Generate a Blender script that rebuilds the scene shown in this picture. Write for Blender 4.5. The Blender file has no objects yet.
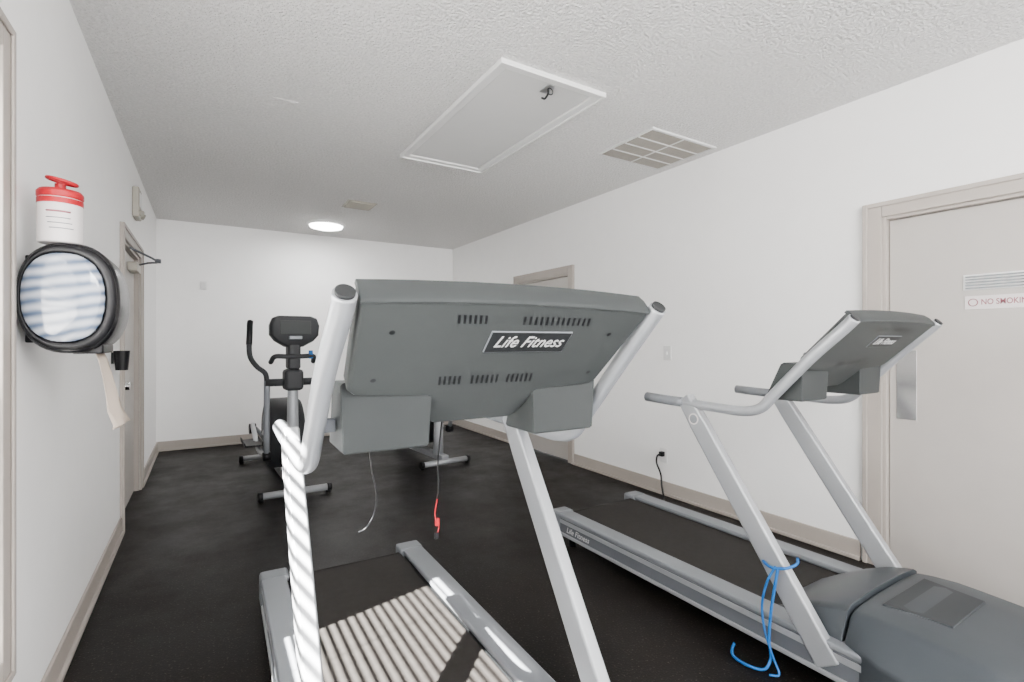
import bpy, bmesh, math, random
from mathutils import Vector, Matrix
random.seed(3)
C = bpy.context.scene.collection

# ---------------------------------------------------------------- materials
def mat(name, col, rough=0.5, metal=0.0, var=0.06, vscale=8.0, bump=0.0, bscale=200.0, bdist=0.002, emit=None, estr=0, coat=0, spec=.5):
    m = bpy.data.materials.new(name); m.use_nodes = True
    nt = m.node_tree; N = nt.nodes; L = nt.links
    b = N["Principled BSDF"]
    b.inputs["Roughness"].default_value = rough
    b.inputs["Metallic"].default_value = metal
    b.inputs["Specular IOR Level"].default_value = spec
    if coat: b.inputs["Coat Weight"].default_value = coat
    tc = N.new("ShaderNodeTexCoord")
    nz = N.new("ShaderNodeTexNoise"); nz.inputs["Scale"].default_value = vscale; nz.inputs["Detail"].default_value = 4
    L.new(tc.outputs["Object"], nz.inputs["Vector"])
    cr = N.new("ShaderNodeValToRGB")
    c1 = [max(0, c*(1-var)) for c in col]+[1]; c2 = [min(1, c*(1+var)) for c in col]+[1]
    cr.color_ramp.elements[0].position = .3; cr.color_ramp.elements[1].position = .7
    cr.color_ramp.elements[0].color = c1; cr.color_ramp.elements[1].color = c2
    L.new(nz.outputs["Fac"], cr.inputs["Fac"]); L.new(cr.outputs["Color"], b.inputs["Base Color"])
    if bump:
        n2 = N.new("ShaderNodeTexNoise"); n2.inputs["Scale"].default_value = bscale; n2.inputs["Detail"].default_value = 3
        L.new(tc.outputs["Object"], n2.inputs["Vector"])
        bp = N.new("ShaderNodeBump"); bp.inputs["Strength"].default_value = bump; bp.inputs["Distance"].default_value = bdist
        L.new(n2.outputs["Fac"], bp.inputs["Height"]); L.new(bp.outputs["Normal"], b.inputs["Normal"])
    if emit:
        b.inputs["Emission Color"].default_value = (*emit, 1); b.inputs["Emission Strength"].default_value = estr
    return m

M_wall = mat("wall_paint", (.90,.892,.88), .6, var=.01, bump=.12, bscale=90)
M_ceil = mat("popcorn_ceiling", (.75,.74,.73), .95, var=.10, vscale=62, bump=1.0, bscale=66, bdist=.022, spec=.2)
M_trim = mat("trim_taupe", (.34,.305,.275), .45, var=.02, spec=.3)
M_door = mat("door_taupe", (.385,.36,.335), .4, var=.02, bump=.08, bscale=40, spec=.4)
M_white = mat("white_paint", (.78,.78,.77), .45, var=.01)
M_hatch = mat("hatch_white", (.64,.64,.635), .5, var=.01)
M_hole = mat("duct_grey", (.12,.115,.11), .8)
M_slat = mat("blind_white", (.85,.85,.85), .5, var=.01)
M_dark = mat("plastic_charcoal", (.012,.013,.014), .5, bump=.2, bscale=400, bdist=.0005, spec=.18)
M_housing = mat("housing_charcoal", (.022,.023,.025), .5, spec=.2)
M_blk = mat("black_plastic", (.004,.004,.005), .4, spec=.2)
M_gloss = mat("black_gloss", (.004,.004,.005), .25, spec=.3)
M_grey = mat("console_grey", (.036,.0395,.0395), .45, var=.02, bump=.1, bscale=500, bdist=.0003, spec=.10)
M_grey2 = mat("tray_grey", (.028,.031,.0315), .45, var=.02, bump=.1, bscale=500, bdist=.0003, spec=.08)
M_hood = mat("hood_grey", (.028,.033,.038), .42, var=.03, bump=.1, bscale=500, bdist=.0003, spec=.22)
M_hood2 = mat("hood_dark", (.016,.019,.022), .45, var=.03, spec=.2)
M_silver = mat("silver_paint", (.29,.30,.315), .34, .35, var=.02)
M_alu = mat("brushed_aluminium", (.5,.51,.53), .3, .9, var=.03)
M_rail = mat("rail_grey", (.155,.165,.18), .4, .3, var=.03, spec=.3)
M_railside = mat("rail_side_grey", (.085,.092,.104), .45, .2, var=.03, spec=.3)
M_belt = mat("belt_rubber", (.012,.0108,.0098), .7, var=.15, vscale=30, bump=.4, bscale=600, bdist=.0006, spec=.12)
M_red = mat("red_plastic", (.27,.001,.008), .4, spec=.25)
M_blue = mat("blue_rubber", (.004,.08,.27), .45, spec=.2)
M_label = mat("label_white", (.66,.62,.61), .4, var=.02)
M_pink = mat("label_text_red", (.22,.06,.08), .5)
M_paper = mat("paper", (.55,.46,.38), .8, var=.02)
M_steel = mat("push_plate_steel", (.66,.66,.66), .18, 1.0, var=.03)
M_lamp = mat("lamp_diffuser", (.9,.9,.9), .4, emit=(1,.98,.95), estr=20)
M_beige = mat("beige_plastic", (.34,.32,.27), .5)
M_text = mat("text_white", (.48,.48,.48), .5, var=.01)

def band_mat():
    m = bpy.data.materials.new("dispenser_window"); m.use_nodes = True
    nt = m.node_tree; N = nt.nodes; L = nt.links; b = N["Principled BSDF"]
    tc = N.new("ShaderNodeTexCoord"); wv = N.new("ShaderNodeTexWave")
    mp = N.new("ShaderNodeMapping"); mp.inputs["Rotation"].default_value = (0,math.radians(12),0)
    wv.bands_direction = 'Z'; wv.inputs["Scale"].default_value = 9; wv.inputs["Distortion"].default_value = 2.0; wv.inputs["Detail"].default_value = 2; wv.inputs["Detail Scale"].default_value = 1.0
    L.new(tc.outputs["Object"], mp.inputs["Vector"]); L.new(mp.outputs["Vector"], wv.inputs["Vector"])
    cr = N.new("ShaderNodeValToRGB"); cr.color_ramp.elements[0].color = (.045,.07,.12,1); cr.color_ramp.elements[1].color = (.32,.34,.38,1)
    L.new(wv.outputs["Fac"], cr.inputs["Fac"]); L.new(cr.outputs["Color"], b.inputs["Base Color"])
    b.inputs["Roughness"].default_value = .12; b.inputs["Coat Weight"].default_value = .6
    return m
M_window = band_mat()

def floor_mat():
    m = bpy.data.materials.new("rubber_floor"); m.use_nodes = True
    nt = m.node_tree; N = nt.nodes; L = nt.links; b = N["Principled BSDF"]
    tc = N.new("ShaderNodeTexCoord")
    a = N.new("ShaderNodeTexNoise"); a.inputs["Scale"].default_value = 2.2; a.inputs["Detail"].default_value = 10; a.inputs["Roughness"].default_value = .72
    s = N.new("ShaderNodeTexNoise"); s.inputs["Scale"].default_value = 110; s.inputs["Detail"].default_value = 3
    for n in (a, s): L.new(tc.outputs["Object"], n.inputs["Vector"])
    r1 = N.new("ShaderNodeValToRGB"); r1.color_ramp.elements[0].color = (.0022,.0018,.0015,1); r1.color_ramp.elements[1].color = (.0078,.0063,.0053,1)
    r1.color_ramp.elements[0].position = .38; r1.color_ramp.elements[1].position = .68
    r2 = N.new("ShaderNodeValToRGB"); r2.color_ramp.elements[0].color = (0,0,0,1); r2.color_ramp.elements[1].color = (.06,.053,.047,1)
    r2.color_ramp.elements[0].position = .60; r2.color_ramp.elements[1].position = .76
    mx = N.new("ShaderNodeMix"); mx.data_type = 'RGBA'; mx.blend_type = 'ADD'; mx.inputs[0].default_value = 1
    L.new(a.outputs["Fac"], r1.inputs["Fac"]); L.new(s.outputs["Fac"], r2.inputs["Fac"])
    L.new(r1.outputs["Color"], mx.inputs[6]); L.new(r2.outputs["Color"], mx.inputs[7])
    L.new(mx.outputs[2], b.inputs["Base Color"])
    rr = N.new("ShaderNodeMapRange"); rr.inputs[1].default_value=.35; rr.inputs[2].default_value=.65; rr.inputs[3].default_value = .34; rr.inputs[4].default_value = .52
    L.new(a.outputs["Fac"], rr.inputs[0]); L.new(rr.outputs[0], b.inputs["Roughness"])
    bp = N.new("ShaderNodeBump"); bp.inputs["Strength"].default_value = .35; bp.inputs["Distance"].default_value = .002
    L.new(s.outputs["Fac"], bp.inputs["Height"]); L.new(bp.outputs["Normal"], b.inputs["Normal"])
    b.inputs["Specular IOR Level"].default_value = .10
    return m
M_floor = floor_mat()

# ---------------------------------------------------------------- helpers
def add(name, bm, m, parent=None, smooth=False, bevel=0, seg=2):
    bmesh.ops.recalc_face_normals(bm, faces=bm.faces)
    me = bpy.data.meshes.new(name); bm.to_mesh(me); bm.free()
    o = bpy.data.objects.new(name, me); C.objects.link(o)
    me.materials.append(m)
    if parent: o.parent = parent
    if smooth:
        for p in me.polygons: p.use_smooth = True
    if bevel:
        md = o.modifiers.new("bev", 'BEVEL'); md.width = bevel; md.segments = seg; md.limit_method = 'ANGLE'; md.angle_limit = math.radians(40)
        for p in me.polygons: p.use_smooth = True
        wn = o.modifiers.new("wn", 'WEIGHTED_NORMAL')
    return o
def empty(name, loc=(0,0,0), rz=0):
    e = bpy.data.objects.new(name, None); C.objects.link(e); e.location = loc; e.rotation_euler = (0,0,rz); e.empty_display_size = .1
    return e
def bmbox(bm, a, b):
    x0,y0,z0 = a; x1,y1,z1 = b
    v = [bm.verts.new(p) for p in ((x0,y0,z0),(x1,y0,z0),(x1,y1,z0),(x0,y1,z0),(x0,y0,z1),(x1,y0,z1),(x1,y1,z1),(x0,y1,z1))]
    for f in ((0,3,2,1),(4,5,6,7),(0,1,5,4),(1,2,6,5),(2,3,7,6),(3,0,4,7)): bm.faces.new([v[i] for i in f])
def box(name, a, b, m, parent=None, bevel=0):
    bm = bmesh.new(); bmbox(bm, a, b); return add(name, bm, m, parent, bevel=bevel)
def boxes(name, lst, m, parent=None, bevel=0):
    bm = bmesh.new()
    for a,b in lst: bmbox(bm, a, b)
    return add(name, bm, m, parent, bevel=bevel)
def loft(name, rings, m, parent=None, smooth=True, closed=True, caps=True, bevel=0):
    bm = bmesh.new(); R = [[bm.verts.new(p) for p in r] for r in rings]
    n = len(R[0])
    for i in range(len(R)-1):
        for j in range(n if closed else n-1):
            k = (j+1)%n
            bm.faces.new((R[i][j],R[i][k],R[i+1][k],R[i+1][j]))
    if caps and closed: bm.faces.new(R[0][::-1]); bm.faces.new(R[-1])
    return add(name, bm, m, parent, smooth=smooth, bevel=bevel)
def catmull(pts, sub):
    P = [Vector(p) for p in pts]
    if sub <= 1 or len(P) < 3: return P
    out = []
    for i in range(len(P)-1):
        p0 = P[i-1] if i else P[i]*2-P[i+1]; p1 = P[i]; p2 = P[i+1]; p3 = P[i+2] if i+2 < len(P) else P[i+1]*2-P[i]
        for k in range(sub):
            t = k/sub
            out.append(.5*((2*p1)+(p2-p0)*t+(2*p0-5*p1+4*p2-p3)*t*t+(3*p1-p0-3*p2+p3)*t**3))
    out.append(P[-1]); return out
def tube(name, pts, r, m, parent=None, sub=6, n=14, r2=None):
    P = catmull(pts, sub); rings = []
    t0 = (P[1]-P[0]).normalized()
    up = Vector((0,0,1)) if abs(t0.z) < .9 else Vector((1,0,0))
    nrm = (up - t0*up.dot(t0)).normalized()
    L = len(P)
    for i,p in enumerate(P):
        t = (P[min(i+1,L-1)]-P[max(i-1,0)]).normalized()
        nrm = (nrm - t*nrm.dot(t)).normalized(); bn = t.cross(nrm)
        rr = r if r2 is None else r+(r2-r)*i/(L-1)
        rings.append([p+nrm*math.cos(a)*rr+bn*math.sin(a)*rr for a in [2*math.pi*k/n for k in range(n)]])
    o = loft(name, rings, m, parent)
    for p in o.data.polygons:
        if len(p.vertices) > 4: p.use_smooth = False
    return o
def cyl(name, p0, p1, r, m, parent=None, n=28, r2=None):
    return tube(name, [p0, p1], r, m, parent, sub=1, n=n, r2=r2)
def lathe(name, prof, m, parent=None, center=(0,0,0), n=32):
    rings = [[(center[0]+r*math.cos(2*math.pi*k/n), center[1]+r*math.sin(2*math.pi*k/n), center[2]+z) for k in range(n)] for r,z in prof]
    o = loft(name, rings, m, parent, smooth=True)
    md = o.modifiers.new("es",'EDGE_SPLIT'); md.split_angle = math.radians(35)
    return o
def text(name, s, size, M, m, parent=None, shear=0, extrude=.0006, width=None, off=.0, space=1.0):
    cu = bpy.data.curves.new(name, 'FONT'); cu.body = s; cu.size = size; cu.shear = shear; cu.extrude = extrude
    cu.align_x = 'CENTER'; cu.align_y = 'CENTER'; cu.offset = size*off; cu.space_character = space
    t = bpy.data.objects.new(name, cu); C.objects.link(t)
    dg = bpy.context.evaluated_depsgraph_get()
    me = bpy.data.meshes.new_from_object(t.evaluated_get(dg)); bpy.data.objects.remove(t)
    o = bpy.data.objects.new(name, me); C.objects.link(o)
    if width:
        xs = [v.co.x for v in me.vertices]; f = width/(max(xs)-min(xs))
        for v in me.vertices: v.co.x *= f
    me.transform(M); me.materials.clear(); me.materials.append(m)
    if parent: o.parent = parent
    return o

# ---------------------------------------------------------------- room
XL, XR, YB, YF, H = -.49, 3.32, 7.2, -2.2, 2.74
T = .14
WY1 = 1.90
box("floor", (XL-T, YF, -.08), (XR+T, YB+T, 0), M_floor)
box("ceiling", (XL-T, YF, H), (XR+T, YB+T, H+.1), M_ceil)
box("wall_back", (XL-T, YB, 0), (XR+T, YB+T, H), M_wall)
def side_wall(name, x0, x1, ops):
    L = []; y = YF
    for (a,b,z0,z1) in ops:
        L.append(((x0,y,0),(x1,a,H)))
        if z0 > 0: L.append(((x0,a,0),(x1,b,z0)))
        L.append(((x0,a,z1),(x1,b,H))); y = b
    L.append(((x0,y,0),(x1,YB,H)))
    return boxes(name, L, M_wall)
side_wall("wall_left", XL-T, XL, [(-.60,WY1,.42,2.11),(4.33,5.42,0,2.03)])
side_wall("wall_right", XR, XR+T, [(.42,1.35,0,2.02),(4.24,5.26,0,2.03)])
def base(name, L): boxes(name, L, M_trim, bevel=.004)
def bl(y0,y1): return [((XL,y0,0),(XL+.014,y1,.115)),((XL,y0,0),(XL+.028,y1,.022))]
def br(y0,y1): return [((XR-.014,y0,0),(XR,y1,.115)),((XR-.028,y0,0),(XR,y1,.022))]
base("baseboard_left", bl(YF,4.24)+bl(5.51,YB))
base("baseboard_right", br(YF,.33)+br(1.45,4.15)+br(5.35,YB))
base("baseboard_back", [((XL+.014,YB-.014,0),(XR-.014,YB,.115)),((XL+.014,YB-.028,0),(XR-.014,YB,.022))])

def door(name, side, y0, y1, zt):
    e = empty(name, (XL if side < 0 else XR, 0, 0))
    s = -side
    def bb(n, xa, xb, ya, yb, za, zb, m, bev=.003):
        a, b = sorted((xa*s, xb*s)); return box(n, (a,ya,za),(b,yb,zb), m, e, bev)
    bb("leaf", -.075, -.035, y0+.03, y1-.03, .008, zt-.03, M_door)
    bb("jamb_1", -T+.01, -.001, y0, y0+.027, 0.001, zt, M_trim); bb("jamb_2", -T+.01, -.001, y1-.027, y1, 0.001, zt, M_trim)
    bb("jamb_head", -T+.01, -.001, y0+.028, y1-.028, zt-.027, zt, M_trim)
    w = .085
    bb("casing_1", .0, .018, y0-w, y0+.01, 0.001, zt+w-.01, M_trim); bb("casing_2", .0, .018, y1-.01, y1+w, 0.001, zt+w-.01, M_trim)
    bb("casing_head", .0, .018, y0+.012, y1-.012, zt-.01, zt+w-.01, M_trim)
    bb("casing_edge_1", .018, .027, y0-w, y0-w+.025, 0.001, zt+w-.01, M_trim); bb("casing_edge_2", .018, .027, y1+w-.025, y1+w, 0.001, zt+w-.01, M_trim)
    bb("casing_edge_head", .018, .027, y0-w+.026, y1+w-.026, zt+w-.035, zt+w-.01, M_trim)
    return e, bb
d1, bb = door("door_1", 1, .42, 1.35, 2.02)
bb("push_plate", -.034, -.031, 1.19, 1.285, .86, 1.25, M_steel, .001)
bb("sign", -.034, -.032, .70, .985, 1.462, 1.53, M_label, .0005)
Ms = Matrix(((0,0,-1,.0315),(-1,0,0,.825),(0,1,0,1.497),(0,0,0,1)))
text("sign_text", "NO SMOKING", .040, Ms, M_pink, d1, width=.19, off=.012)
tube("sign_ring", [(.031, .952+.018*math.cos(a), 1.497+.018*math.sin(a)) for a in [i*math.pi/8 for i in range(17)]]+[(.031,.965,1.484)], .0022, M_pink, d1, sub=1, n=6)
bb("blind_reflection_plate", -.034, -.029, .70, .99, 1.560, 1.640, M_white, .001)  # striped reflection of the blinds, shaped as white plate with grey bars
for i in range(5): bb("blind_reflection_bar_%d"%i, -.029, -.020, .71, .98, 1.567+i*.0145, 1.574+i*.0145, M_rail, .001)
d2, bb = door("door_2", 1, 4.24, 5.26, 2.03)
cyl("knob", (.034,4.36,.98), (-.03,4.36,.98), .025, M_steel, d2)
d3, bb = door("door_3", -1, 4.33, 5.42, 2.03)
box("closer_body", (-.035,4.95,1.86),(.03,5.2,1.93), M_beige, d3, .006)
tube("closer_arm", [(.03,5.1,1.925),(.10,4.95,1.925),(.17,4.80,1.925),(.02,4.6,1.985)], .008, M_railside, d3, sub=3)
cyl("closer_joint", (.175,4.79,1.91),(.175,4.79,1.94), .02, M_railside, d3)
cyl("knob", (-.034,4.44,.98), (.035,4.44,.98), .027, M_steel, d3)

# window with casing and blinds
w = empty("window_1", (XL,0,0))
y0,y1,z0,z1 = -.60,WY1,.42,2.11
cw=.08
boxes("casing", [((.0,y0-cw,z0-cw),(.018,y0,z1+cw)),((.0,y1,z0-cw),(.018,y1+cw,z1+cw)),((.0,y0,z1),(.018,y1,z1+cw)),((.0,y0,z0-cw),(.018,y1,z0))], M_trim, w, .004)
boxes("casing_edge", [((.018,y1+cw-.022,z0-cw),(.026,y1+cw,z1+cw)),((.018,y0-cw,z1+cw-.022),(.026,y1+cw-.023,z1+cw)),((.018,y0-cw,z0-cw),(.026,y1+cw-.023,z0-cw+.022))], M_trim, w, .003)
boxes("sash", [((-.13,y0,z0),(-.09,y0+.05,z1)),((-.13,y1-.05,z0),(-.09,y1,z1)),((-.13,y0+.05,z1-.05),(-.09,y1-.05,z1)),((-.13,y0+.05,z0),(-.09,y1-.05,z0+.05)),((-.125,y0+.05,1.13),(-.095,y1-.05,1.17)),((-.125,.70,z0+.05),(-.095,.75,z1-.05))], M_white, w, .003)
bm = bmesh.new()
z = 1.985
while z > z0+.06:
    op = z > 1.12
    a = math.radians(35 if op else 76); hw=.025
    dx, dz = math.cos(a)*hw, math.sin(a)*hw
    x = -.045; th=.0015
    pr = [(x+dx,z-dz-th),(x-dx,z+dz-th),(x-dx,z+dz+th),(x+dx,z-dz+th)]
    A=[bm.verts.new((q[0],y0+.012,q[1])) for q in pr]; B=[bm.verts.new((q[0],y1-.012,q[1])) for q in pr]
    for i in range(4):
        k=(i+1)%4; bm.faces.new((A[i],A[k],B[k],B[i]))
    bm.faces.new(A[::-1]); bm.faces.new(B)
    z -= .046
add("blind_slats", bm, M_slat, w)
box("blind_headrail", (-.08,y0+.01,1.99),(-.015,y1-.01,2.105), M_slat, w, .004)
box("blind_bottom_rail", (-.07,y0+.012,z0+.012),(-.02,y1-.012,z0+.03), M_slat, w, .003)
for i,yy in enumerate((-.3,.7,1.65)): cyl("ladder_cord_%d"%i, (-.02,yy,.44),(-.02,yy,2.0), .0015, M_slat, w, n=6)

# ---------------------------------------------------------------- ceiling things
h = empty("attic_hatch", (0,0,H))
X0,X1,Y0,Y1 = 1.28,1.985,2.19,3.74
boxes("frame", [((X0,Y0,-.018),(X1,Y0+.06,0)),((X0,Y1-.06,-.018),(X1,Y1,0)),((X0,Y0+.06,-.018),(X0+.06,Y1-.06,0)),((X1-.06,Y0+.06,-.018),(X1,Y1-.06,0))], M_white, h, .004)
boxes("frame_bead", [((X0,Y0,-.028),(X1,Y0+.015,-.018)),((X0,Y1-.015,-.028),(X1,Y1,-.018)),((X0,Y0+.015,-.028),(X0+.015,Y1-.015,-.018)),((X1-.015,Y0+.015,-.028),(X1,Y1-.015,-.018))], M_white, h, .003)
box("panel", (X0+.066,Y0+.066,-.010),(X1-.066,Y1-.066,0), M_hatch, h, .002)
box("latch_plate", (1.63,2.27,-.016),(1.68,2.36,-.010), M_alu, h, .002)
tube("latch_hook", [(1.655,2.31,-.016),(1.655,2.31,-.04),(1.655,2.34,-.055),(1.655,2.37,-.04)], .006, M_dark, h, sub=4)
tube("latch_ring", [(1.655+.018*math.cos(a),2.29,-.036+.018*math.sin(a)) for a in [i*math.pi/6 for i in range(13)]], .003, M_dark, h, sub=2)

v = empty("ceiling_air_vent", (0,0,H))
X0,X1,Y0,Y1 = 2.56,3.23,2.37,2.93
box("duct", (X0+.03,Y0+.03,-.004),(X1-.03,Y1-.03,0), M_hole, v)
fl = .022
boxes("frame", [((X0,Y0,-.014),(X1,Y0+fl,0)),((X0,Y1-fl,-.014),(X1,Y1,0)),((X0,Y0+fl,-.014),(X0+fl,Y1-fl,0)),((X1-fl,Y0+fl,-.014),(X1,Y1-fl,0))], M_hatch, v, .003)
boxes("bars", [((X0+fl,Y0+fl+i*(Y1-Y0-2*fl)/4-.005,-.016),(X1-fl,Y0+fl+i*(Y1-Y0-2*fl)/4+.005,-.004)) for i in range(1,4)]+[(((X0+X1)/2-.004,Y0+fl,-.015),((X0+X1)/2+.004,Y1-fl,-.004))], M_hatch, v)
L=[]; xx=X0+fl+.012
while xx < X1-fl-.008: L.append(((xx,Y0+fl,-.013),(xx+.005,Y1-fl,-.004))); xx += .013
boxes("louvres", L, mat("louvre_grey",(.30,.28,.25),.5), v)

l = empty("ceiling_light", (1.26,6.4,H))
lathe("trim_ring", [(.0,0),(.225,0),(.225,-.02),(.20,-.035),(.0,-.035)], M_white, l)
lathe("diffuser", [(.0,-.0355),(.195,-.0355),(.185,-.055),(.12,-.072),(.0,-.08)], M_lamp, l)
s = empty("ceiling_diffuser", (1.39,5.35,H))
boxes("blades", [((-.13,-.12+i*.045,-.02),(.13,-.10+i*.045,-.004)) for i in range(6)], M_beige, s, .002)
box("plate", (-.15,-.14,-.006),(.15,.16,0), M_beige, s, .002)
box("ceiling_access_plate", (.34,3.25,H-.004),(.48,3.38,H), M_ceil)

# ---------------------------------------------------------------- treadmill
def treadmill(name, loc, rz, cords=True):
    T_ = empty(name, loc, rz)
    hw = .39
    for s in (-1,1):
        def X(a,b): return tuple(sorted((s*a,s*b)))
        x = X(.285,hw)
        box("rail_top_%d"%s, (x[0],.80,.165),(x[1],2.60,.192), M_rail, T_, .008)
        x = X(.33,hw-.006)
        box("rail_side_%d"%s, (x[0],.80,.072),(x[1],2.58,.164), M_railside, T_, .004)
        x = X(.385,.389)
        box("rail_strip_%d"%s, (x[0],.82,.136),(x[1],2.57,.160), M_silver, T_, .001)
        x = X(.33,.392)
        box("rail_foot_strip_%d"%s, (x[0],.82,.060),(x[1],2.57,.078), M_silver, T_, .003)
        x = X(.27,hw+.004)
        box("rear_cap_%d"%s, (x[0],2.57,.06),(x[1],2.67,.196), M_rail, T_, .014)
        cyl("rear_foot_%d"%s, (s*.34,2.5,0.0),(s*.34,2.5,.075), .024, M_blk, T_)
        cyl("front_wheel_%d"%s, (s*.30,.55,.042),(s*.36,.55,.042), .042, M_blk, T_)
        pa = Vector((0,.955,.10)); pb = Vector((0,1.60,1.03)); d = (pb-pa).normalized(); q = Vector((0,-d.z,d.y))
        rings=[]
        for i in range(9):
            t=i/8; p=pa.lerp(pb,t); wd=.047-.004*t; xx0=.372+.006*t
            if t>.9: wd*=.85
            th=.019
            rings.append([p+q*a+Vector((s*(xx0+b),0,0)) for a,b in ((-wd,-th),(-wd+.01,-th-.004),(wd-.01,-th-.004),(wd,-th),(wd,th),(wd-.01,th+.004),(-wd+.01,th+.004),(-wd,th))])
        loft("upright_%d"%s, rings, M_silver, T_, smooth=False, bevel=.004)
        pc = pa.lerp(pb,.90)
        xb = s*(.378+.0235)
        bm = bmesh.new(); bmesh.ops.create_cone(bm, cap_ends=True, segments=28, radius1=.026, radius2=.026, depth=.002)
        ob = add("upright_badge_%d"%s, bm, M_label, T_); ob.matrix_basis = Matrix.Translation((xb,pc.y,pc.z)) @ Matrix.Rotation(math.pi/2,4,'Y')
        bm = bmesh.new(); bmesh.ops.create_cone(bm, cap_ends=True, segments=28, radius1=.020, radius2=.020, depth=.003)
        ob = add("upright_badge_centre_%d"%s, bm, M_rail, T_); ob.matrix_basis = Matrix.Translation((xb,pc.y,pc.z)) @ Matrix.Rotation(math.pi/2,4,'Y')
        xr = s*.381
        xt = s*.374
        tube("handrail_%d"%s, [(xr,1.835,1.012),(xr,1.79,1.008),(xr,1.60,1.005),(xr,1.42,1.0),(xr,1.30,1.0),(xr,1.22,1.022),(xr,1.16,1.085),(xr,1.02,1.235),(xt,.905,1.347),(xt,.872,1.381)], .0215, M_silver, T_, sub=5, n=18)
        tube("handgrip_%d"%s, [(xr,1.838,1.012),(xr,1.70,1.007),(xr,1.60,1.006)], .0235, M_rail, T_, sub=2, n=18)
        cyl("arm_cap_%d"%s, (xt,.873,1.380),(xt,.867,1.386), .0175, M_dark, T_)
    box("deck", (-.325,.82,.085),(.325,2.57,.158), M_dark, T_)
    box("belt", (-.275,.90,.150),(.275,2.59,.172), M_belt, T_, .004)
    cyl("rear_roller", (-.28,2.595,.135),(.28,2.595,.135), .037, M_belt, T_)
    box("front_crossmember", (-.36,.60,.05),(.36,.80,.12), M_dark, T_, .01)
    def ring(y, w, zb, zs, zt, wt):
        return [(-w,y,zb),(-w,y,zs),(-wt-.03,y,zt-.018),(-wt,y,zt-.004),(-wt*.5,y,zt+.008),(wt*.5,y,zt+.008),(wt,y,zt-.004),(wt+.03,y,zt-.018),(w,y,zs),(w,y,zb)]
    prof=[(1.22,.275,.172,.177,.185,.20),(1.17,.300,.14,.182,.215,.23),(1.10,.325,.12,.19,.252,.26),(1.03,.340,.10,.198,.284,.275),(.96,.345,.09,.203,.305,.28),(.925,.347,.09,.204,.312,.28)]
    loft("motor_hood_rear", [ring(*p) for p in prof], M_hood, T_, bevel=.010)
    prof=[(.918,.349,.085,.206,.300,.275),(.86,.38,.06,.206,.308,.28),(.78,.428,.045,.205,.312,.285),(.70,.440,.04,.205,.308,.285),(.56,.445,.04,.20,.298,.285),(.44,.435,.04,.19,.280,.275),(.34,.41,.045,.18,.25,.25),(.25,.36,.05,.15,.20,.22),(.20,.31,.07,.11,.14,.19)]
    loft("motor_hood", [ring(*p) for p in prof], M_hood, T_, bevel=.012)
    loft("hood_recess", [[(-.19,.86,.309),(.19,.86,.309),(.16,.66,.309),(-.16,.66,.309)],[(-.19,.86,.3185),(.19,.86,.3185),(.16,.66,.3185),(-.16,.66,.3185)]], M_hood2, T_, smooth=False, bevel=.003)
    # ---- console
    def P(x,s,n): return Vector((x, .890+.714*s-.70*n, 1.386-.70*s-.714*n))
    W_=.348
    top=[(-W_+i*W_*2/8, -.012*(1-((i-4)/4)**2)) for i in range(9)]
    outl = top+[(W_,.02),(.328,.250),(.313,.265),(.15,.28),(.125,.375),(.105,.39),(-.105,.39),(-.125,.375),(-.15,.28),(-.318,.265),(-.333,.250),(-W_,.02)]
    cs=.16
    def rg(sc,n,dn=0): return [P(x*sc, s*sc+cs*(1-sc), n) for x,s in outl]
    loft("console_shell", [rg(.97,-.03),rg(1,-.022),rg(1,.014),rg(.985,.024)], M_grey, T_, smooth=False, bevel=.004)
    rings=[]
    for i in range(13):
        x=-W_+i*W_*2/12; a=-.012*(1-(x/W_)**2)
        rings.append([P(x,a+ds,n) for ds,n in ((-.004,-.034),(-.008,-.01),(-.006,.018),(.001,.026),(.006,.0255),(.008,-.034))])
    loft("console_top_lip", rings, M_grey2, T_, smooth=False, bevel=.003)
    def quad(n_, x0,x1,s0,s1,na,nb,m,bev=.002):
        r=[[P(x0,s0,na),P(x1,s0,na),P(x1,s1,na),P(x0,s1,na)],[P(x0,s0,nb),P(x1,s0,nb),P(x1,s1,nb),P(x0,s1,nb)]]
        return loft(n_, r, m, T_, smooth=False, bevel=bev)
    quad("keypad", -.30,.30,.03,.24,-.031,-.036,M_gloss)
    quad("display", -.13,.13,.05,.15,-.036,-.040,M_blk)
    for i in range(6): quad("key_%d"%i, -.25+i*.09,-.20+i*.09,.19,.22,-.036,-.040,M_rail,.001)
    quad("reading_ledge", -.25,.25,.25,.262,-.03,-.06,M_grey2)
    bm=bmesh.new()
    NN=.0246
    def slot(x,s,l=.024,wd=.0055,sk=-.006):
        c=[P(x-wd/2+sk/2,s-l/2,NN),P(x+wd/2+sk/2,s-l/2,NN),P(x+wd/2-sk/2,s+l/2,NN),P(x-wd/2-sk/2,s+l/2,NN)]
        bm.faces.new([bm.verts.new(p) for p in c])
    for i in range(6): slot(-.148+i*.0120,.036)
    for i in range(13): slot(.005+i*.0145,.036)
    for i in range(5): slot(-.135+i*.0120,.225,.03)
    for i in range(6): slot(-.055+i*.0130,.225,.03); slot(.040+i*.0130,.225,.03)
    add("vent_slots", bm, M_blk, T_)
    bm=bmesh.new()
    for (x,s_) in ((-.275,.075),(.265,.075),(-.285,.215),(.28,.215)):
        c=P(x,s_,NN)
        vs=[bm.verts.new(c+Vector((1,0,0))*math.cos(a)*.006+Vector((0,-.714,.70))*math.sin(a)*.006) for a in [k*math.pi/6 for k in range(12)]]
        bm.faces.new(vs)
    add("screw_holes", bm, M_blk, T_)
    quad("logo_plate", -.062,.150,.068,.132,.023,.0265,M_rail,.001)
    quad("logo_plate_inner", -.060,.148,.070,.130,.0265,.0275,M_dark,.0005)
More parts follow.
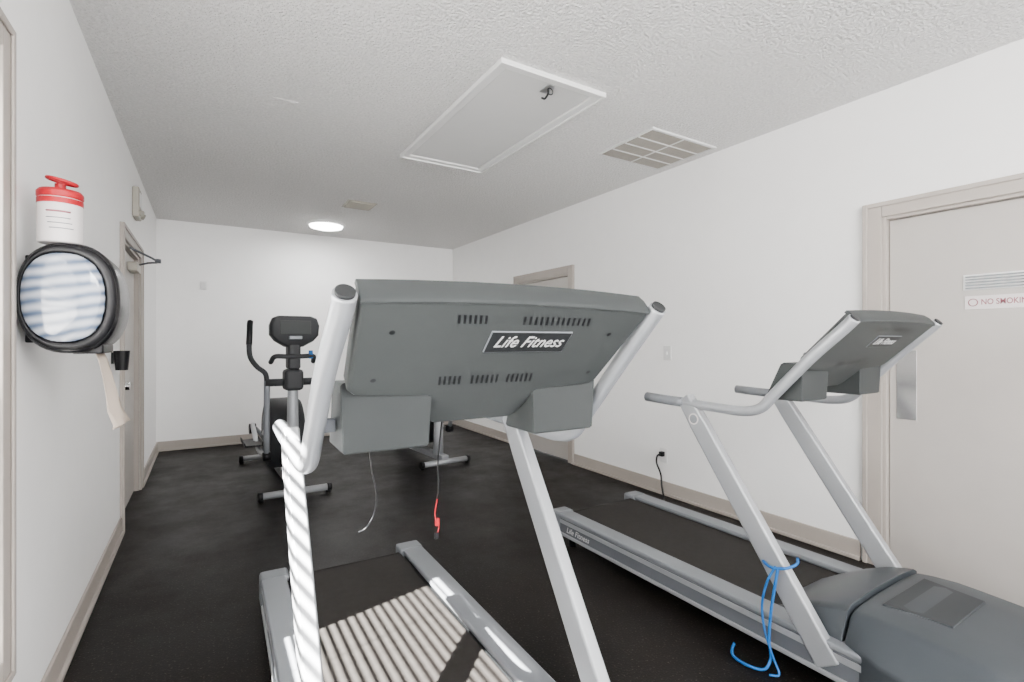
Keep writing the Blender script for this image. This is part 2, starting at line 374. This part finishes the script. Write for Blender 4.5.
    c=P(.044,.099,.028); up=Vector((0,-.714,.70)); nn=Vector((0,-.70,-.714))
    Mt=Matrix(((1,up.x,nn.x,c.x),(0,up.y,nn.y,c.y),(0,up.z,nn.z,c.z),(0,0,0,1)))
    text("logo_text","Life Fitness",.048,Mt,M_text,T_,shear=.35,width=.180,off=.002,space=1.02)
    for s in (-1,1):
        r=[]
        for z_,ya,yb,wa,wb in ((1.058,1.080,1.225,.148,.330),(1.064,1.076,1.228,.143,.335),(1.205,1.072,1.16,.135,.341),(1.212,1.068,1.15,.138,.337)):
            r.append([(s*wa,ya,z_),(s*wb,ya,z_),(s*wb,yb,z_),(s*wa,yb,z_)])
        loft("tray_%d"%s, r, M_grey2, T_, smooth=False, bevel=.005)
        box("tray_bracket_%d"%s, tuple((min(s*.338,s*.370),1.13,1.10)), tuple((max(s*.338,s*.370),1.15,1.13)), M_railside, T_, .003)
    for s in (-1,1):
        Mt=Matrix(((0,0,s,s*.3845),(s,0,0,2.40),(0,1,0,.106),(0,0,0,1)))
        text("rail_text_%d"%s,"Life Fitness",.048,Mt,M_text,T_,shear=.3,extrude=.0004,off=.005)
    if cords:
        tube("pulse_lead",[(-.262,1.15,1.065),(-.255,1.15,1.0),(-.245,1.15,.95),(-.25,1.15,.90),(-.27,1.15,.87),(-.285,1.15,.865)],.0018,M_blk,T_,n=8)
        tube("safety_cord",[(-.075,1.16,1.12),(-.08,1.18,1.0),(-.078,1.18,.94),(-.082,1.18,.90)],.0022,M_blk,T_,n=8)
        tube("safety_cord_end",[(-.082,1.18,.90),(-.088,1.18,.86),(-.078,1.18,.83),(-.085,1.18,.80)],.0018,M_red,T_,n=8)
        box("safety_clip",(-.088,1.175,.832),(-.077,1.183,.852),M_red,T_,.002)
        box("safety_key",(-.090,1.174,.800),(-.080,1.184,.816),M_blk,T_,.002)
    return T_
treadmill("treadmill", (.560,0,0), -.02)
treadmill("treadmill", (2.356,.015,0), .010, False)

# blue cord hung on the upright of the treadmill
b = empty("blue_cord", (0,0,0))
tube("cord", [(2.02,1.11,.43),(1.975,1.09,.425),(1.925,1.105,.415),(1.918,1.16,.40),(1.96,1.22,.40),(2.01,1.22,.40)], .0055, M_blue, b, n=10)
tube("cord_loop", [(1.916,1.13,.41),(1.911,1.14,.33),(1.909,1.155,.22),(1.906,1.16,.12),(1.90,1.15,.05),(1.87,1.16,.010),(1.84,1.22,.008),(1.85,1.28,.008),(1.875,1.30,.02),(1.88,1.295,.04)], .0055, M_blue, b, n=10)
tube("cord_tail", [(1.916,1.14,.41),(1.909,1.17,.34),(1.907,1.19,.24),(1.904,1.175,.14),(1.90,1.14,.06),(1.89,1.11,.012),(1.86,1.13,.009)], .0045, M_blue, b, n=10)

# ---------------------------------------------------------------- elliptical
def elliptical(name, loc, rz):
    E = empty(name, loc, rz)
    cyl("front_stabiliser", (-.25,0,.045),(.25,0,.045), .028, M_silver, E)
    for s in (-1,1):
        cyl("stabiliser_cap_%d"%s,(s*.25,0,.045),(s*.285,0,.045),.034,M_blk,E)
        cyl("rear_cap_%d"%s,(s*.25,1.55,.045),(s*.285,1.55,.045),.034,M_blk,E)
        cyl("leveller_%d"%s,(s*.26,0,.0),(s*.26,0,.03),.02,M_blk,E)
        cyl("rear_leveller_%d"%s,(s*.26,1.55,.0),(s*.26,1.55,.03),.02,M_blk,E)
    cyl("rear_stabiliser", (-.25,1.55,.045),(.25,1.55,.045), .028, M_silver, E)
    box("base_beam", (-.04,0,.05),(.04,1.55,.11), M_silver, E, .008)
    n=40
    pr=[(.62+.36*math.cos(a)*(1.05 if math.cos(a)>0 else .9), .45+.32*math.sin(a)) for a in [2*math.pi*k/n for k in range(n)]]
    sc=lambda f:[( .62+(y-.62)*f, .45+(z-.45)*f) for y,z in pr]
    loft("flywheel_housing", [[(x,y,z) for y,z in sc(f)] for x,f in ((-.15,.78),(-.14,.92),(-.10,1.0),(.10,1.0),(.14,.92),(.15,.78))], M_housing, E)
    for s in (-1,1):
        cyl("crank_disc_%d"%s,(s*.15,.62,.45),(s*.16,.62,.45),.18,M_railside,E)
        tube("crank_%d"%s,[(s*.165,.62,.45),(s*.165,.62+.18*s,.45-.08*s)],.018,M_alu,E,sub=1)
    rings=[]
    for t in [i/6 for i in range(7)]:
        y=.16-.04*t; z=.09+1.24*t; wx=.055-.02*t; wy=.05-.02*t
        rings.append([(wx*math.cos(a),y+wy*math.sin(a),z) for a in [2*math.pi*k/16 for k in range(16)]])
    loft("mast", rings, M_silver, E)
    box("mast_cover", (-.075,.05,.88),(.075,.22,1.06), M_housing, E, .03)
    box("mast_upper_cover", (-.05,.05,1.06),(.05,.20,1.30), M_housing, E, .02)
    rings=[]
    for z,w_,y0_,y1_ in ((1.28,.07,.06,.16),(1.33,.15,.03,.15),(1.38,.19,.02,.13),(1.46,.195,.01,.10),(1.52,.175,.01,.08),(1.54,.13,.02,.07)):
        z-=.03
        rings.append([(-w_,y0_+.02,z),(-w_+.02,y0_,z),(w_-.02,y0_,z),(w_,y0_+.02,z),(w_,y1_,z),(-w_,y1_,z)])
    loft("console", rings, M_housing, E, smooth=False, bevel=.008)
    box("console_screen",(-.12,.003,1.355),(.12,.012,1.47),M_grey,E,.004)
    box("console_badge",(-.05,-.002,1.315),(.05,.03,1.342),M_rail,E,.004)
    tube("fixed_handle",[(-.17,.16,1.12),(-.15,.07,1.17),(-.06,.06,1.17),(.06,.06,1.17),(.15,.07,1.17),(.17,.16,1.12)],.020,M_housing,E)
    box("handle_sensor",(.11,.045,1.15),(.145,.06,1.22),M_blue,E,.006)
    for s in (-1,1):
        ph = s
        cyl("pivot_%d"%s,(s*.05,.14,.95),(s*.215,.14,.95),.032,M_housing,E)
        tube("swing_arm_%d"%s,[(s*.20,.14,.95),(s*.215,.13,1.03),(s*.28,.11,1.09),(s*.33,.09,1.17),(s*.34,.08,1.28),(s*.335,.10,1.36)],.020,M_housing,E)
        tube("hand_grip_%d"%s,[(s*.34,.08,1.27),(s*.335,.09,1.36),(s*.33,.12,1.43),(s*.325,.14,1.46)],.023,M_blk,E)
        tube("lower_arm_%d"%s,[(s*.20,.14,.97),(s*.20,.16,.70),(s*.20,.22+.05*ph,.35)],.024,M_rail,E,sub=3)
        cyl("link_joint_%d"%s,(s*.17,.22+.05*ph,.33),(s*.23,.22+.05*ph,.33),.036,M_blk,E)
        tube("pedal_bar_%d"%s,[(s*.20,.22+.05*ph,.33),(s*.20,.70,.30),(s*.20,1.15,.34-.12*ph)],.022,M_alu,E,sub=3)
        pr=[(-.075,-.01),(.075,-.01),(.08,.03),(.07,.03),(.065,.005),(-.065,.005),(-.07,.03),(-.08,.03)]
        loft("pedal_%d"%s, [[(s*.245+a, yy, .345+b) for a,b in pr] for yy in (.62,.98)], M_blk, E, smooth=False, bevel=.004)
        cyl("roller_%d"%s,(s*.17,1.16,.30-.12*ph),(s*.23,1.16,.30-.12*ph),.05,M_blk,E)
        tube("rear_leg_%d"%s,[(0,.95,.10),(s*.12,1.05,.25-.1*ph),(s*.17,1.15,.30-.12*ph)],.02,M_silver,E)
    return E
elliptical("elliptical_trainer", (.645,4.50,0), math.radians(2))
elliptical("elliptical_trainer", (2.13,4.80,0), math.radians(5))

# ---------------------------------------------------------------- left wall items
D = empty("paper_towel_dispenser", (-.362,2.05,1.435))
n=48
def ell(f, y, e=.85):
    r=[]
    for k in range(n):
        a=2*math.pi*k/n; c,s_=math.cos(a),math.sin(a)
        r.append((.126*f*math.copysign(abs(c)**e,c), y, .174*f*math.copysign(abs(s_)**e,s_)))
    return r
def shift(r,dx): return [(x+dx,y,z) for x,y,z in r]
loft("shell", [ell(.93,.0),ell(.98,.006),ell(1,.02),ell(1,.25),ell(.98,.265),ell(.9,.27)], M_gloss, D)
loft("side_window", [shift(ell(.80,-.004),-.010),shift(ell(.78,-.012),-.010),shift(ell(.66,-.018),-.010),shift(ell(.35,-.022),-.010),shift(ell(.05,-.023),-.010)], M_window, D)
loft("window_bezel", [ell(.94,.001),ell(.93,-.008),shift(ell(.83,-.012),-.008),shift(ell(.80,-.003),-.010)], M_blk, D, caps=False)
box("back_plate", (-.128,.12,-.14),(-.10,.24,.14), M_blk, D, .004)
box("paper_slot", (.0,.03,-.176),(.08,.24,-.145), M_blk, D, .006)
bm=bmesh.new(); rows=[]
pts=[(.045,-.155),(.055,-.20),(.065,-.25),(.078,-.31),(.088,-.37),(.105,-.42),(.098,-.432)]
for i,(x,z) in enumerate(pts):
    row=[]
    for j in range(7):
        t=j/6; wv=.006*math.sin(t*7+i)
        row.append(bm.verts.new((x+wv+.035*t*(i/6), .08+.13*t, z+ (.012*t if i==6 else 0))))
    rows.append(row)
for i in range(len(rows)-1):
    for j in range(6): bm.faces.new((rows[i][j],rows[i][j+1],rows[i+1][j+1],rows[i+1][j]))
o=add("paper_towel", bm, M_paper, D, smooth=True); sd=o.modifiers.new("so",'SOLIDIFY'); sd.thickness=.001

K = empty("wipes_canister", (-.392,2.105,1.607))
lathe("canister_body", [(.0,0),(.052,0),(.056,.004),(.056,.135),(.053,.142),(0,.142)], M_label, K)
lathe("canister_label_band", [(.0562,.122),(.0568,.122),(.0568,.139),(.0562,.139)], M_red, K)
tube("label_print_1", [(.0565*math.cos(a),.0565*math.sin(a),.095) for a in [math.radians(-115+i*10) for i in range(7)]], .0028, M_pink, K, sub=1, n=6)
for i in range(3): tube("label_print_%d"%(i+2), [(.0566*math.cos(a),.0566*math.sin(a),.075-i*.016) for a in [math.radians(-115+i*4+k*10) for k in range(7)]], .0014, M_rail, K, sub=1, n=6)
lathe("lid", [(0,.142),(.055,.142),(.058,.146),(.058,.160),(.052,.168),(.03,.172),(.014,.174),(.014,.19),(0,.19)], M_red, K)
tube("lid_loop", [(.004+.036*math.cos(a),0+.022*math.sin(a),.200-.008*math.cos(a)) for a in [i*math.pi/8 for i in range(17)]], .0055, M_red, K, sub=2)

k2 = empty("hand_sanitizer_cup", (XL,3.90,1.19))
lathe("cup", [(0,-.07),(.032,-.07),(.042,.05),(.040,.05),(.03,-.06),(0,-.06)], M_blk, k2, center=(.05,0,0))
box("bracket",(.0,-.02,-.03),(.012,.02,.04),M_blk,k2,.002)

e = empty("emergency_light", (XL,5.0,2.40))
box("housing",(.0,-.10,-.12),(.045,.10,.12),M_beige,e,.010)
box("lens",(.045,-.06,-.03),(.052,.06,.08),M_white,e,.003)
for s in (-1,1): cyl("lamp_head_%d"%s,(.04,s*.06,-.08),(.065,s*.07,-.09),.024,M_beige,e)

p = empty("light_switch", (XR,2.91,1.20))
box("plate",(-.007,-.04,-.06),(.0,.04,.06),M_hatch,p,.002); box("toggle",(-.018,-.006,-.012),(-.007,.006,.010),M_white,p,.001)
p = empty("wall_outlet", (XR,2.95,.33))
box("plate",(-.007,-.04,-.06),(.0,.04,.06),M_white,p,.002); box("plug",(-.045,-.018,-.005),(-.007,.018,.035),M_blk,p,.004)
tube("power_cord",[(-.045,0,.015),(-.07,.01,0),(-.075,.01,-.06),(-.05,-.01,-.15),(-.06,-.03,-.24),(-.09,-.08,-.322),(-.2,-.2,-.3225),(-.28,-.42,-.3225)],.008,M_blk,p,n=8)
p = empty("thermostat", (-.02,YB,1.98))
box("plate",(-.035,-.02,-.05),(.035,0,.05),M_white,p,.003); box("cover",(-.028,-.028,-.035),(.028,-.02,.035),M_hatch,p,.003)

# ---------------------------------------------------------------- light
W = bpy.data.worlds.new("World"); bpy.context.scene.world = W; W.use_nodes = True
bg = W.node_tree.nodes["Background"]; bg.inputs[0].default_value = (.985,.985,1,1); bg.inputs[1].default_value = 6.8
def sun_dir(v):
    return Vector(v).to_track_quat('-Z','Y').to_euler()
s = bpy.data.lights.new("sun",'SUN'); s.energy = 400; s.angle = math.radians(.5); s.color=(1,.97,.92)
so = bpy.data.objects.new("sun", s); C.objects.link(so); so.rotation_euler = sun_dir((1,.22,-1.19))
def area(n, loc, tgt, sx, sy, e, col=(1,1,1)):
    a = bpy.data.lights.new(n,'AREA'); a.shape='RECTANGLE'; a.size=sx; a.size_y=sy; a.energy=e; a.color=col
    o = bpy.data.objects.new(n,a); C.objects.link(o); o.location=loc; o.rotation_euler=(Vector(tgt)-Vector(loc)).to_track_quat('-Z','Y').to_euler()
area("rear_fill", (1.4,-1.5,2.5), (1.6,3.5,1.0), 2.0, .6, 150, (1,.98,.95))  # added soft fill from behind the camera, no fixture there
pl = bpy.data.lights.new("ceiling_lamp",'AREA'); pl.shape='DISK'; pl.size=.4; pl.energy=26; po=bpy.data.objects.new("ceiling_lamp",pl); C.objects.link(po); po.location=(1.26,6.4,H-.09)

# ---------------------------------------------------------------- camera
cd = bpy.data.cameras.new("camera"); cd.sensor_width=36; cd.lens=17.6; cd.clip_start=.02
co = bpy.data.objects.new("camera", cd); C.objects.link(co); co.location=(0,0,1.30); co.rotation_euler=(math.radians(90),0,math.radians(-31.5))
bpy.context.scene.camera = co
